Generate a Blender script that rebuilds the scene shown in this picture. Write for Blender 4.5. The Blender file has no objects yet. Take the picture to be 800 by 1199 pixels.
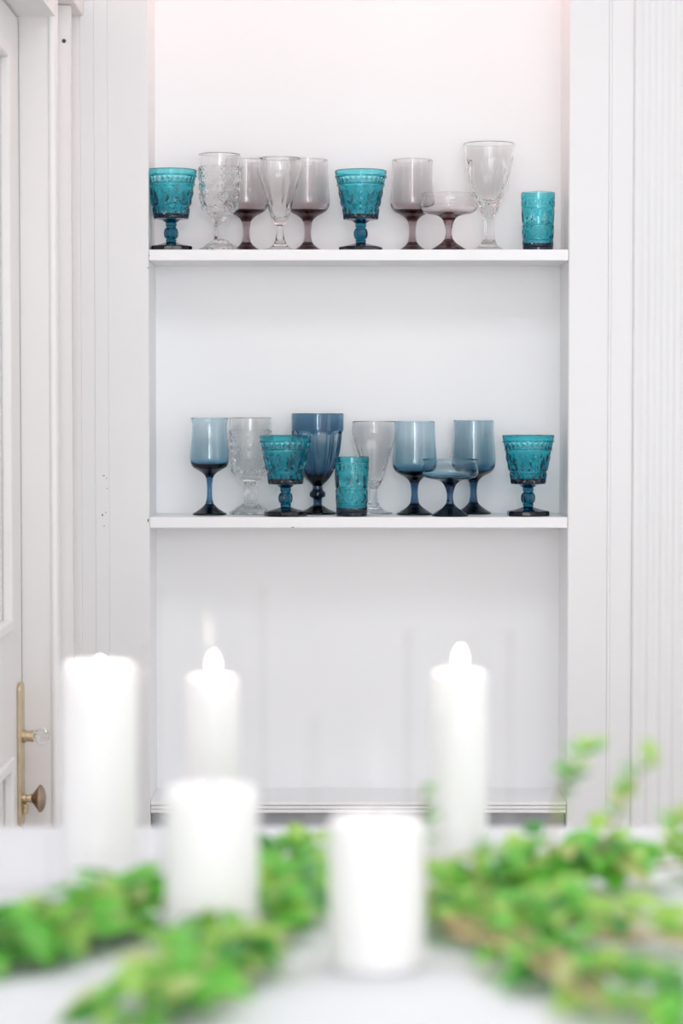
import bpy, bmesh, math, random
from mathutils import Vector, Matrix
random.seed(7)
PI = math.pi
sc = bpy.context.scene
col = sc.collection

# ------------------------------------------------------------------ camera, world, lights, exposure
W, H = 800, 1199
FPX = 85.0 / 24.0 * W                     # focal length in pixels (85 mm on a 24 mm wide frame)
TH = math.atan((H / 2 - 480) / FPX)       # slight downward pitch, horizon at y = 480
CZ = 1.35                                 # eye height
D = 4.17                                  # distance to the face of the shelf wall

cam_d = bpy.data.cameras.new('camera')
cam = bpy.data.objects.new('camera', cam_d)
col.objects.link(cam)
cam.location = (0, 0, CZ)
cam.rotation_euler = (PI / 2 - TH, 0, 0)
cam_d.sensor_fit = 'HORIZONTAL'
cam_d.sensor_width = 24
cam_d.lens = 85
cam_d.clip_start = 0.05
cam_d.dof.use_dof = True
cam_d.dof.focus_distance = 4.25
cam_d.dof.aperture_fstop = 3.0
sc.camera = cam

world = bpy.data.worlds.new('daylight')
sc.world = world
world.use_nodes = True
world.node_tree.nodes['Background'].inputs[0].default_value = (0.86, 0.93, 1.0, 1)
world.node_tree.nodes['Background'].inputs[1].default_value = 1.2

sc.view_settings.view_transform = 'Standard'
sc.view_settings.look = 'None'
sc.view_settings.gamma = 1.0
sc.view_settings.use_curve_mapping = False
sc.view_settings.exposure = -0.02
sc.cycles.max_bounces = 20
sc.cycles.transmission_bounces = 20
sc.cycles.glossy_bounces = 8
sc.cycles.diffuse_bounces = 7
sc.cycles.transparent_max_bounces = 24

def area(name, loc, rot, sx, sy, power, color):
    l = bpy.data.lights.new(name, 'AREA')
    l.shape = 'RECTANGLE'; l.size = sx; l.size_y = sy
    l.energy = power; l.color = color
    o = bpy.data.objects.new(name, l); col.objects.link(o)
    o.location = loc; o.rotation_euler = rot
    return o
# daylight entering by the windows of the room behind the camera, plus one added in the right wall as fill
WINS = [(-0.42, 0.58), (0.75, 1.75), (1.92, 2.82)]
WZ0, WZ1 = 0.35, 2.65
REAR, RIGHT, CEIL = -2.4, 2.9, 2.75
for i, (a, b) in enumerate(WINS):
    area('window_daylight', ((a + b) / 2, REAR - 0.05, (WZ0 + WZ1) / 2), (PI / 2, 0, 0), b - a, WZ1 - WZ0, (62, 24, 8)[i], (0.985, 0.98, 1.0))
area('window_daylight', (RIGHT + 0.05, 1.9, 1.6), (0, PI / 2, 0), 1.9, 1.4, 7, (0.97, 0.98, 1.0))  # unseen right-wall window, added as side fill
FILL_SKY = (-0.4, 1.1, 1.9, 2.8)              # unseen skylight added to light the shelf tops, x0 x1 y0 y1
area('skylight_fill', ((FILL_SKY[0] + FILL_SKY[1]) / 2, (FILL_SKY[2] + FILL_SKY[3]) / 2, CEIL + 0.06), (0, 0, 0), FILL_SKY[1] - FILL_SKY[0], FILL_SKY[3] - FILL_SKY[2], 16, (0.97, 0.98, 1.0))

# ------------------------------------------------------------------ pixel -> world
def at(x, y, Y):
    u, v = (x - W / 2) / FPX, (H / 2 - y) / FPX
    dx = u; dy = math.cos(TH) + v * math.sin(TH); dz = -math.sin(TH) + v * math.cos(TH)
    t = Y / dy
    return Vector((dx * t, Y, CZ + dz * t))
def at_z(x, y, z):
    u, v = (x - W / 2) / FPX, (H / 2 - y) / FPX
    dx = u; dy = math.cos(TH) + v * math.sin(TH); dz = -math.sin(TH) + v * math.cos(TH)
    t = (z - CZ) / dz
    return Vector((dx * t, dy * t, z))
def scale_at(p):                          # metres per pixel at a point
    q = Vector(p) - Vector((0, 0, CZ))
    return (q.y * math.cos(TH) - q.z * math.sin(TH)) / FPX

# ------------------------------------------------------------------ materials
def mat(name, color, rough=0.5, metal=0.0, noise=0.0, nscale=20.0, bump=0.0, bscale=60.0, color2=None, **kw):
    m = bpy.data.materials.new(name); m.use_nodes = True
    nt = m.node_tree; p = nt.nodes['Principled BSDF']
    p.inputs['Base Color'].default_value = (*color, 1)
    p.inputs['Roughness'].default_value = rough
    p.inputs['Metallic'].default_value = metal
    for k, v in kw.items():
        p.inputs[k].default_value = v
    tc = nt.nodes.new('ShaderNodeTexCoord')
    if color2 is not None:
        n = nt.nodes.new('ShaderNodeTexNoise'); n.inputs['Scale'].default_value = nscale
        n.inputs['Detail'].default_value = 4
        r = nt.nodes.new('ShaderNodeValToRGB')
        r.color_ramp.elements[0].position = 0.35; r.color_ramp.elements[1].position = 0.7
        r.color_ramp.elements[0].color = (*color, 1); r.color_ramp.elements[1].color = (*color2, 1)
        nt.links.new(tc.outputs['Object'], n.inputs['Vector'])
        nt.links.new(n.outputs['Fac'], r.inputs[0])
        nt.links.new(r.outputs[0], p.inputs['Base Color'])
    if bump:
        n2 = nt.nodes.new('ShaderNodeTexNoise'); n2.inputs['Scale'].default_value = bscale
        n2.inputs['Detail'].default_value = 5
        b = nt.nodes.new('ShaderNodeBump'); b.inputs['Strength'].default_value = bump
        b.inputs['Distance'].default_value = 0.002
        nt.links.new(tc.outputs['Object'], n2.inputs['Vector'])
        nt.links.new(n2.outputs['Fac'], b.inputs['Height'])
        nt.links.new(b.outputs[0], p.inputs['Normal'])
    return m

def glass_mat(name, sigma, ior=1.5, rough=0.0, clear=0.0):
    """clear glass whose tint comes from absorption along the path (per metre, r g b)"""
    m = bpy.data.materials.new(name); m.use_nodes = True
    nt = m.node_tree; nt.nodes.clear()
    out = nt.nodes.new('ShaderNodeOutputMaterial')
    g = nt.nodes.new('ShaderNodeBsdfGlass'); g.inputs['IOR'].default_value = ior
    g.inputs['Roughness'].default_value = rough
    g.inputs['Color'].default_value = (1, 1, 1, 1)
    if clear:                             # thin blown walls: part of the light passes straight through
        tr = nt.nodes.new('ShaderNodeBsdfTransparent'); mx = nt.nodes.new('ShaderNodeMixShader')
        mx.inputs[0].default_value = clear
        nt.links.new(g.outputs[0], mx.inputs[1]); nt.links.new(tr.outputs[0], mx.inputs[2])
        nt.links.new(mx.outputs[0], out.inputs['Surface'])
    else:
        nt.links.new(g.outputs[0], out.inputs['Surface'])
    if sigma:
        v = nt.nodes.new('ShaderNodeVolumeAbsorption')
        k = max(sigma) * 1.0001
        v.inputs['Density'].default_value = k
        v.inputs['Color'].default_value = (1 - sigma[0] / k, 1 - sigma[1] / k, 1 - sigma[2] / k, 1)
        nt.links.new(v.outputs[0], out.inputs['Volume'])
    return m

def emit_mat(name, color, strength):
    m = bpy.data.materials.new(name); m.use_nodes = True
    nt = m.node_tree; nt.nodes.clear()
    out = nt.nodes.new('ShaderNodeOutputMaterial')
    e = nt.nodes.new('ShaderNodeEmission')
    e.inputs[0].default_value = (*color, 1); e.inputs[1].default_value = strength
    nt.links.new(e.outputs[0], out.inputs['Surface'])
    return m

M = {}
M['wall'] = mat('white_wall_paint', (0.82, 0.82, 0.825), 0.55, bump=0.05, bscale=35, color2=(0.84, 0.84, 0.845), nscale=1.5)
M['trim'] = mat('white_trim_gloss', (0.77, 0.77, 0.775), 0.4, bump=0.04, bscale=18, color2=(0.79, 0.79, 0.795), nscale=2)
M['niche'] = mat('pale_grey_niche_paint', (0.885, 0.89, 0.90), 0.5, bump=0.05, bscale=25, color2=(0.895, 0.90, 0.91), nscale=1.2)
M['shelf'] = mat('white_shelf_paint', (0.84, 0.84, 0.85), 0.4, bump=0.05, bscale=30, color2=(0.86, 0.86, 0.87), nscale=3)
M['door'] = mat('cream_white_door_paint', (0.83, 0.82, 0.81), 0.4, bump=0.04, bscale=22, color2=(0.85, 0.84, 0.83), nscale=2)
M['jamb'] = mat('warm_white_jamb_paint', (0.79, 0.765, 0.76), 0.45, bump=0.04, bscale=22, color2=(0.81, 0.79, 0.78), nscale=2)
M['dark'] = mat('dark_chipped_wood', (0.06, 0.045, 0.04), 0.8, color2=(0.1, 0.08, 0.07), nscale=200)
M['gap'] = mat('painted_gap_shade', (0.10, 0.08, 0.08), 0.9, color2=(0.16, 0.13, 0.13), nscale=30)  # dark tone painted as the shade in the door gap
M['floor'] = mat('pale_washed_floor', (0.58, 0.53, 0.48), 0.45, bump=0.1, bscale=12, color2=(0.66, 0.61, 0.56), nscale=6)
M['ceiling'] = mat('white_ceiling_paint', (0.86, 0.86, 0.86), 0.7, bump=0.04, bscale=40, color2=(0.88, 0.88, 0.88), nscale=2)
M['brass'] = mat('aged_brass', (0.62, 0.50, 0.33), 0.35, 1.0, bump=0.08, bscale=150, color2=(0.72, 0.61, 0.44), nscale=60)
M['bronze'] = mat('dull_bronze', (0.34, 0.25, 0.19), 0.4, 1.0, bump=0.08, bscale=150, color2=(0.46, 0.36, 0.28), nscale=60)
M['cloth'] = mat('white_linen', (0.68, 0.69, 0.715), 0.8, bump=0.3, bscale=220, color2=(0.72, 0.725, 0.75), nscale=5)
M['wood'] = mat('table_wood', (0.28, 0.18, 0.11), 0.5, bump=0.1, bscale=20, color2=(0.36, 0.24, 0.15), nscale=9)
M['wax'] = mat('ivory_wax', (0.89, 0.865, 0.87), 0.45, bump=0.05, bscale=60, color2=(0.91, 0.885, 0.89), nscale=8,
               **{'Subsurface Weight': 0.25, 'Subsurface Radius': (0.02, 0.018, 0.016), 'Subsurface Scale': 0.4})
M['wick'] = mat('charred_wick', (0.03, 0.025, 0.02), 0.9, color2=(0.07, 0.06, 0.05), nscale=300)
M['flame'] = emit_mat('candle_flame', (1.0, 0.86, 0.66), 45.0)
M['lampglow'] = emit_mat('lamp_diffuser_glow', (1.0, 0.80, 0.70), 6.0)
M['teal'] = glass_mat('teal_glass', (560, 84, 58))
M['blue'] = glass_mat('smoke_blue_glass', (350, 172, 104), 1.45)
M['navy'] = glass_mat('deep_blue_glass', (400, 215, 130))
M['plum'] = glass_mat('plum_smoke_glass', (56, 74, 70), 1.42)
M['clear'] = glass_mat('clear_glass', (1.5, 1, 1), 1.37)
def thin_glass(name):
    m = bpy.data.materials.new(name); m.use_nodes = True
    nt = m.node_tree; nt.nodes.clear()
    out = nt.nodes.new('ShaderNodeOutputMaterial'); lw = nt.nodes.new('ShaderNodeLayerWeight')
    pw = nt.nodes.new('ShaderNodeMath'); pw.operation = 'POWER'; pw.inputs[1].default_value = 5.0
    fr = nt.nodes.new('ShaderNodeMath'); fr.operation = 'MULTIPLY_ADD'; fr.inputs[1].default_value = 0.30; fr.inputs[2].default_value = 0.007
    nt.links.new(lw.outputs['Facing'], pw.inputs[0]); nt.links.new(pw.outputs[0], fr.inputs[0])
    tr = nt.nodes.new('ShaderNodeBsdfTransparent'); tr.inputs[0].default_value = (1, 1, 1, 1)
    gl = nt.nodes.new('ShaderNodeBsdfGlossy'); gl.inputs['Roughness'].default_value = 0.02
    mx = nt.nodes.new('ShaderNodeMixShader')
    nt.links.new(fr.outputs[0], mx.inputs[0]); nt.links.new(tr.outputs[0], mx.inputs[1]); nt.links.new(gl.outputs[0], mx.inputs[2])
    nt.links.new(mx.outputs[0], out.inputs['Surface'])
    return m
M['clearthin'] = thin_glass('thin_clear_glass')
M['shade_panel'] = mat('painted_shade_grey', (0.36, 0.375, 0.41), 0.5, bump=0.04, bscale=25, color2=(0.40, 0.415, 0.45), nscale=2)  # grey tone stands in for the shade under the lowest shelf
def leaf_mat(name, c1, c2):
    m = mat(name, c1, 0.45, color2=c2, nscale=30, bump=0.1, bscale=120)
    nt = m.node_tree; p = nt.nodes['Principled BSDF']
    out = [n for n in nt.nodes if n.type == 'OUTPUT_MATERIAL'][0]
    t = nt.nodes.new('ShaderNodeBsdfTranslucent'); t.inputs[0].default_value = (c2[0] * 1.1, c2[1] * 1.1, c2[2], 1)
    mx = nt.nodes.new('ShaderNodeMixShader'); mx.inputs[0].default_value = 0.35
    nt.links.new(p.outputs[0], mx.inputs[1]); nt.links.new(t.outputs[0], mx.inputs[2])
    nt.links.new(mx.outputs[0], out.inputs['Surface'])
    return m
LEAFM = [leaf_mat('bright_green_leaf', (0.13, 0.47, 0.05), (0.24, 0.64, 0.10)),
         leaf_mat('lime_green_leaf', (0.32, 0.58, 0.09), (0.48, 0.68, 0.18)),
         leaf_mat('deep_green_leaf', (0.05, 0.22, 0.04), (0.09, 0.34, 0.07)),
         leaf_mat('yellowing_leaf', (0.50, 0.56, 0.20), (0.60, 0.62, 0.30))]
M['stem'] = mat('brown_green_stem', (0.28, 0.22, 0.09), 0.7, color2=(0.38, 0.32, 0.14), nscale=40)
M['twig'] = mat('tan_twig', (0.42, 0.30, 0.15), 0.7, color2=(0.52, 0.40, 0.22), nscale=40)

# ------------------------------------------------------------------ mesh helpers
class MB:
    def __init__(s): s.v = []; s.f = []
    def add(s, vs, fs):
        b = len(s.v); s.v += [tuple(v) for v in vs]; s.f += [tuple(b + i for i in f) for f in fs]; return s
    def box(s, x0, x1, y0, y1, z0, z1):
        return s.add([(x0, y0, z0), (x1, y0, z0), (x1, y1, z0), (x0, y1, z0), (x0, y0, z1), (x1, y0, z1), (x1, y1, z1), (x0, y1, z1)],
                     [(0, 3, 2, 1), (4, 5, 6, 7), (0, 1, 5, 4), (1, 2, 6, 5), (2, 3, 7, 6), (3, 0, 4, 7)])
    def prism(s, poly, z0, z1):           # closed polygon (x, y) counter-clockwise, extruded along z
        n = len(poly)
        vs = [(x, y, z0) for x, y in poly] + [(x, y, z1) for x, y in poly]
        fs = [tuple(range(n - 1, -1, -1)), tuple(range(n, 2 * n))]
        fs += [(i, (i + 1) % n, n + (i + 1) % n, n + i) for i in range(n)]
        return s.add(vs, fs)
    def prism_x(s, poly, x0, x1):         # polygon in (y, z) extruded along x
        n = len(poly)
        vs = [(x0, y, z) for y, z in poly] + [(x1, y, z) for y, z in poly]
        fs = [tuple(range(n - 1, -1, -1)), tuple(range(n, 2 * n))]
        fs += [(i, (i + 1) % n, n + (i + 1) % n, n + i) for i in range(n)]
        return s.add(vs, fs)
    def rings(s, prof, seg=32, rad=None, cap0=True, cap1=True, axis='z', org=(0, 0, 0)):
        """prof: list of (r, h); rad(theta, i) -> radius override"""
        vs = []; fs = []; idx = []
        o = Vector(org)
        def P(r, t, h):
            a, b = r * math.cos(t), r * math.sin(t)
            return o + (Vector((a, b, h)) if axis == 'z' else Vector((h, a, b)))
        for i, (r, h) in enumerate(prof):
            if r < 1e-7:
                vs.append(P(0, 0, h)); idx.append([len(vs) - 1] * seg); continue
            row = []
            for k in range(seg):
                t = 2 * PI * k / seg
                vs.append(P(rad(t, i) if rad else r, t, h)); row.append(len(vs) - 1)
            idx.append(row)
        for i in range(len(prof) - 1):
            A, B = idx[i], idx[i + 1]
            for k in range(seg):
                k2 = (k + 1) % seg
                q = [A[k], A[k2], B[k2], B[k]]
                u = []
                for a in q:
                    if a not in u: u.append(a)
                if len(u) >= 3: fs.append(tuple(u))
        if cap0 and prof[0][0] > 1e-7: fs.append(tuple(reversed(idx[0])))
        if cap1 and prof[-1][0] > 1e-7: fs.append(tuple(idx[-1]))
        return s.add(vs, fs)
    def tube(s, pts, r0, r1=None, seg=8):
        r1 = r0 if r1 is None else r1
        pts = [Vector(p) for p in pts]; n = len(pts); vs = []; fs = []
        up = Vector((0.13, 0.21, 0.97))
        for i, p in enumerate(pts):
            d = (pts[min(i + 1, n - 1)] - pts[max(i - 1, 0)]).normalized()
            a = d.cross(up)
            if a.length < 1e-3: a = d.cross(Vector((1, 0, 0)))
            a.normalize(); b = d.cross(a)
            r = r0 + (r1 - r0) * i / (n - 1)
            for k in range(seg):
                t = 2 * PI * k / seg
                vs.append(p + a * (r * math.cos(t)) + b * (r * math.sin(t)))
        for i in range(n - 1):
            for k in range(seg):
                k2 = (k + 1) % seg
                fs.append((i * seg + k, i * seg + k2, (i + 1) * seg + k2, (i + 1) * seg + k))
        fs.append(tuple(range(seg - 1, -1, -1))); fs.append(tuple((n - 1) * seg + k for k in range(seg)))
        return s.add(vs, fs)
    def mesh(s, name, smooth=None, m=None):
        me = bpy.data.meshes.new(name)
        me.from_pydata(s.v, [], s.f); me.update()
        bm = bmesh.new(); bm.from_mesh(me)
        bmesh.ops.recalc_face_normals(bm, faces=bm.faces)
        bm.to_mesh(me); bm.free()
        if smooth is not None:
            me.polygons.foreach_set('use_smooth', [True] * len(me.polygons))
            me.set_sharp_from_angle(angle=math.radians(smooth))
        if m: me.materials.append(m)
        return me
    def build(s, name, m, parent=None, smooth=None, loc=None, bevel=0.0):
        o = bpy.data.objects.new(name, s.mesh(name, smooth, m)); col.objects.link(o)
        if parent: o.parent = parent
        if loc is not None: o.location = loc
        if bevel:
            b = o.modifiers.new('bevel', 'BEVEL'); b.width = bevel; b.segments = 2; b.limit_method = 'ANGLE'
            b.angle_limit = math.radians(40)
        return o

def tag(o, label, cat, group=None):
    o['label'] = label; o['category'] = cat
    if group: o['group'] = group
    return o
def struct(o, label=None):
    o['kind'] = 'structure'
    if label: o['label'] = label
    return o
def empty(name, loc, label, cat, group=None):
    o = bpy.data.objects.new(name, None); col.objects.link(o)
    o.empty_display_size = 0.02; o.location = loc
    return tag(o, label, cat, group)
def part(name, me, parent, loc=(0, 0, 0), rot=(0, 0, 0), scale=(1, 1, 1)):
    o = bpy.data.objects.new(name, me); col.objects.link(o)
    o.parent = parent; o.location = loc; o.rotation_euler = rot; o.scale = scale
    return o

# ------------------------------------------------------------------ the room
XL = at(174, 604, D).x; XR = at(666, 604, D).x          # niche opening
ND = 0.165                                               # niche depth
ZT = at(400, -420, D).z                                 # niche top
Z1 = at(400, 292, D).z                                  # top shelf surface
Z2 = at(400, 605.5, D).z                                # middle shelf surface
Z3 = at(400, 940, D).z                                  # lower ledge surface
XW = at(86, 500, D).x                                   # face of the left wall
YJ = 3.94                                               # far jamb of the door
XD = XW - 0.060                                         # door face
def X(px): return at(px, 604, D).x

ZB = 0.12                                               # niche bottom
mb = MB()
WT = 0.28
mb.box(XW - 0.25, XL, D + 0.012, D + WT, 0, CEIL)
mb.box(XR, RIGHT, D + 0.012, D + WT, 0, CEIL)
mb.box(XL, XR, D + 0.012, D + WT, ZT, CEIL)
mb.box(XL, XR, D + 0.012, D + WT, 0, ZB)
mb.box(XL, XR, D + ND + 0.012, D + WT, ZB, ZT)
wb = struct(mb.build('wall_back', M['wall']), 'white wall with the built-in shelf niche')
# painted lining of the niche
mb = MB()
t = 0.001
mb.box(XL, XR, D + ND, D + ND + 0.012, ZB, ZT)
mb.box(XL - 0.0, XL + t, D + 0.004, D + ND, ZB, ZT)
mb.box(XR - t, XR, D + 0.004, D + ND, ZB, ZT)
mb.box(XL + t, XR - t, D + 0.004, D + ND, ZT - t, ZT)
mb.build('niche_lining', M['niche'], wb)
struct(MB().box(XW - 0.4, RIGHT + 0.3, REAR - 0.3, D + WT, -0.1, 0).build('floor', M['floor']), 'pale washed floor of the room')
mb = MB()
for a_, b_, c_, d_ in ((XW - 0.4, RIGHT + 0.3, REAR - 0.3, FILL_SKY[2]), (XW - 0.4, RIGHT + 0.3, FILL_SKY[3], D + WT), (XW - 0.4, FILL_SKY[0], FILL_SKY[2], FILL_SKY[3]), (FILL_SKY[1], RIGHT + 0.3, FILL_SKY[2], FILL_SKY[3])):
    mb.box(a_, b_, c_, d_, CEIL, CEIL + 0.1)
struct(mb.build('ceiling', M['ceiling']), 'white ceiling with an added skylight')
w = MB()
for a_, b_, c_, d_ in ((FILL_SKY[0], FILL_SKY[1], FILL_SKY[2], FILL_SKY[2] + 0.03), (FILL_SKY[0], FILL_SKY[1], FILL_SKY[3] - 0.03, FILL_SKY[3]), (FILL_SKY[0], FILL_SKY[0] + 0.03, FILL_SKY[2] + 0.03, FILL_SKY[3] - 0.03), (FILL_SKY[1] - 0.03, FILL_SKY[1], FILL_SKY[2] + 0.03, FILL_SKY[3] - 0.03)):
    w.box(a_, b_, c_, d_, CEIL - 0.02, CEIL + 0.05)
struct(w.build('window_5', M['trim']), 'white frame of the added skylight')
# rear wall with two window openings
mb = MB()
xs = [XW - 0.4] + [v for w_ in WINS for v in w_] + [RIGHT + 0.3]
mb.box(xs[0], xs[-1], REAR - 0.2, REAR, 0, WZ0); mb.box(xs[0], xs[-1], REAR - 0.2, REAR, WZ1, CEIL)
for k in range(0, len(xs), 2): mb.box(xs[k], xs[k + 1], REAR - 0.2, REAR, WZ0, WZ1)
struct(mb.build('wall_rear', M['wall']), 'white wall behind the viewer')
for n, (a, b) in enumerate(WINS):
    w = MB()
    w.box(a, a + 0.05, REAR - 0.04, REAR + 0.02, WZ0, WZ1).box(b - 0.05, b, REAR - 0.04, REAR + 0.02, WZ0, WZ1)
    w.box(a, b, REAR - 0.04, REAR + 0.02, WZ0, WZ0 + 0.05).box(a, b, REAR - 0.04, REAR + 0.02, WZ1 - 0.05, WZ1)
    w.box(a, b, REAR - 0.035, REAR + 0.01, 1.48, 1.52).box((a + b) / 2 - 0.015, (a + b) / 2 + 0.015, REAR - 0.03, REAR + 0.005, WZ0 + 0.05, WZ1 - 0.05)
    struct(w.build('window_%d' % (n + 1), M['trim']), 'white window frame in the rear wall')
mb = MB()
mb.box(RIGHT, RIGHT + 0.2, REAR, D + 0.012, 0, 0.65).box(RIGHT, RIGHT + 0.2, REAR, D + 0.012, 2.55, CEIL)
mb.box(RIGHT, RIGHT + 0.2, REAR, 1.2, 0.65, 2.55).box(RIGHT, RIGHT + 0.2, 2.6, D + 0.012, 0.65, 2.55)
struct(mb.build('wall_right', M['wall']), 'white wall at the right side of the room')
w = MB()
w.box(RIGHT - 0.02, RIGHT + 0.04, 1.2, 1.25, 0.65, 2.55).box(RIGHT - 0.02, RIGHT + 0.04, 2.55, 2.6, 0.65, 2.55)
w.box(RIGHT - 0.02, RIGHT + 0.04, 1.2, 2.6, 0.65, 0.7).box(RIGHT - 0.02, RIGHT + 0.04, 1.2, 2.6, 2.5, 2.55)
w.box(RIGHT - 0.01, RIGHT + 0.035, 1.25, 2.55, 1.58, 1.62)
struct(w.build('window_4', M['trim']), 'white frame of the added window in the right wall')

# left wall with the doorway
ZH = at(40, 20, YJ).z                                   # head of the doorway
YD0 = YJ - 0.86
mb = MB()
mb.box(XW - 0.25, XW, REAR, YD0, 0, CEIL)
mb.box(XW - 0.25, XW, YD0, YJ, ZH, CEIL)
mb.box(XW - 0.25, XW, YJ + 0.004, YJ + 0.03, 0, CEIL)
mb.box(XW - 0.25, XW - 0.03, YJ + 0.03, D + 0.012, 0, CEIL)
wl = struct(mb.build('wall_left', M['ceiling']), 'white wall with the door, along the left side')
# jamb lining facing the viewer with a rounded corner bead, head casing, casing strip on the wall
tj = struct(MB().box(XD - 0.10, XW - 0.0125, YJ - 0.004, YJ + 0.004, 0, ZH).build('trim_1', M['jamb']), 'flat warm white door jamb')
b = MB(); b.rings([(0.0065, 0.0), (0.0065, ZH)], 16)
struct(b.build('trim_2', M['door'], loc=(XW - 0.0062, YJ - 0.003, 0), smooth=40), 'rounded white bead at the corner of the door jamb')
YS = 4.05
ZK = at(75, 6, YS).z
cs = struct(MB().box(XW - 0.0298, at(83.5, 300, YS).x, YS, YS + 0.02, 0, ZK).build('trim_3', M['jamb']), 'narrow door casing strip with a nail hole')
hd = MB().box(XW - 0.0298, at(84.5, 10, YS).x + 0.006, YJ + 0.031, D - 0.0025, ZK + 0.001, ZK + 0.15)
struct(hd.build('trim_4', M['jamb'], bevel=0.003), 'head casing above the doorway')
h = MB(); h.rings([(0.0001, -0.0006), (0.0034, -0.0004), (0.0034, 0.0012), (0.0001, 0.0012)], 12)
pz = at(75, 48, YS)
h.build('nail_hole', M['dark'], cs, loc=(pz.x, YS - 0.0002, pz.z)).rotation_euler = (PI / 2, 0, 0)

# trim on the shelf wall, left of the niche (profiles in x, extruded upward)
def board(n, px0, px1, y_front, label, m='trim', bevel=0.0006, thick=0.012):
    return struct(MB().box(X(px0), X(px1), y_front, D + 0.0119, 0, CEIL).build('trim_%d' % n, M[m], bevel=bevel), label)
board(5, 85.5, 96, D - 0.001, 'narrow warm white filler strip in the corner beside the door', 'jamb')
board(6, 96, 112, D + 0.0008, 'flat white strip between the corner and the niche frame')
board(7, 112, 128, D + 0.0, 'raised white moulding left of the niche')
lf = board(8, 128, 174, D + 0.001, 'flat white frame board left of the niche')
# right of the niche
rf = board(9, 666, 711, D + 0.001, 'flat white frame board right of the niche')
board(10, 711, 715, D - 0.0005, 'thin white bead right of the niche', bevel=0.002)
board(11, 715, 740, D + 0.0012, 'flat white strip between bead and fluted pilaster')
# fluted pilaster
x0, x1 = X(740), X(838)
yf = D - 0.005
poly = [(x1, D + 0.0119), (x0, D + 0.0119), (x0, yf + 0.003), (x0 + 0.003, yf)]
fl = []
px = 749
while px + 11 < 836:
    a, b_ = X(px), X(px + 10.5)
    for k in range(9):
        u = k / 8
        fl.append((a + (b_ - a) * u, yf + 0.0028 * math.sin(PI * u)))
    px += 15.2
poly += fl + [(x1 - 0.003, yf), (x1, yf + 0.003)]
struct(MB().prism(poly, 0, CEIL).build('trim_12', M['trim'], smooth=30), 'fluted white pilaster at the right edge')
# chipped paint on the frame
def chip(parent, px, py, yy, wpx, hpx, rot=0.0):
    n = 9; vs = []
    s = scale_at(at(px, py, yy))
    for z in (0, 0.0006):
        for k in range(n):
            a = 2 * PI * k / n; q = random.uniform(0.55, 1.1)
            vs.append((wpx * s / 2 * q * math.cos(a), z, hpx * s / 2 * q * math.sin(a)))
    fs = [tuple(range(n)), tuple(range(2 * n - 1, n - 1, -1))] + [(k, n + k, n + (k + 1) % n, (k + 1) % n) for k in range(n)]
    b = MB().add(vs, fs)
    p = at(px, py, yy)
    b.build('paint_chip', M['dark'], parent, loc=(p.x, p.y - 0.0004, p.z))
for (cx, cy, cw, ch) in ((121.5, 557, 4, 1.2), (125, 560, 1.5, 1.2), (120, 603, 2, 3), (124, 600, 1.2, 1.6), (122, 616, 1.6, 1.4), (125.5, 572, 2.2, 0.8)):
    chip(bpy.data.objects['trim_7'], cx, cy, D + 0.0, cw, ch)

# ------------------------------------------------------------------ shelves
sh_t = 0.019
def shelf(z, label, front, lip=None):
    mb = MB().box(XL + t + 0.0005, XR - t - 0.0005, front, D + ND - 0.0005, z - sh_t, z)
    o = mb.build('shelf', M['shelf'], bevel=0.0015)
    return tag(o, label, 'shelf', 'built-in shelves of the niche')
s1 = shelf(Z1, 'top white shelf under the warm lit back, with plum, teal and clear glasses', D + 0.003)
s2 = shelf(Z2, 'middle white shelf carrying the row of blue and teal glasses', D + 0.003)
o3 = empty('shelf', ((XL + XR) / 2, D + 0.02, Z3 - 0.02), 'lowest white shelf with a beaded front edge, empty, behind the candles', 'shelf', 'built-in shelves of the niche')
b3 = MB().box(XL + t + 0.0005, XR - t - 0.0005, D + 0.012, D + ND - 0.0005, Z3 - 0.020, Z3)
b3.build('board', M['shelf'], o3, loc=-o3.location)
for k in range(3):
    zc = Z3 - 0.0034 - k * 0.0066
    bd = MB(); bd.rings([(0.0031, XL + t + 0.001), (0.0031, XR - t - 0.001)], 14, axis='x', org=(0, D + 0.0095, zc))
    bd.build('bead_moulding', M['shelf'], o3, smooth=40, loc=-o3.location)
# nicks
chip(s1, 174.8, 299.5, D + 0.003, 1.6, 1.0)
chip(lf, 173.2, 313.5, D + 0.001, 2.0, 1.8)
chip(lf, 173.4, 609, D + 0.001, 1.6, 5)
chip(s2, 343, 617.3, D + 0.003, 4, 1.0)

cp = empty('undershelf_shade', ((XL + XR) / 2, D + 0.03, ZB), 'grey panel painted as the shade below the lowest shelf of the niche', 'shade_panel')  # added panel, its grey is painted shade below the ledge
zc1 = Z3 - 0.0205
MB().box(XL + t + 0.001, XR - t - 0.001, D + 0.035, D + 0.05, ZB + 0.001, zc1).build('panel', M['shade_panel'], cp, loc=-cp.location)
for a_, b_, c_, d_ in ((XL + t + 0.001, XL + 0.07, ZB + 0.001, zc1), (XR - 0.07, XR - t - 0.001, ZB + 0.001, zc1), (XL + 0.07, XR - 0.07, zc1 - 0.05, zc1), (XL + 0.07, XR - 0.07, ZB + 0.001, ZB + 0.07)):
    MB().box(a_, b_, D + 0.027, D + 0.0349, c_, d_).build('frame_board', M['shade_panel'], cp, loc=-cp.location, bevel=0.001)
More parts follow.
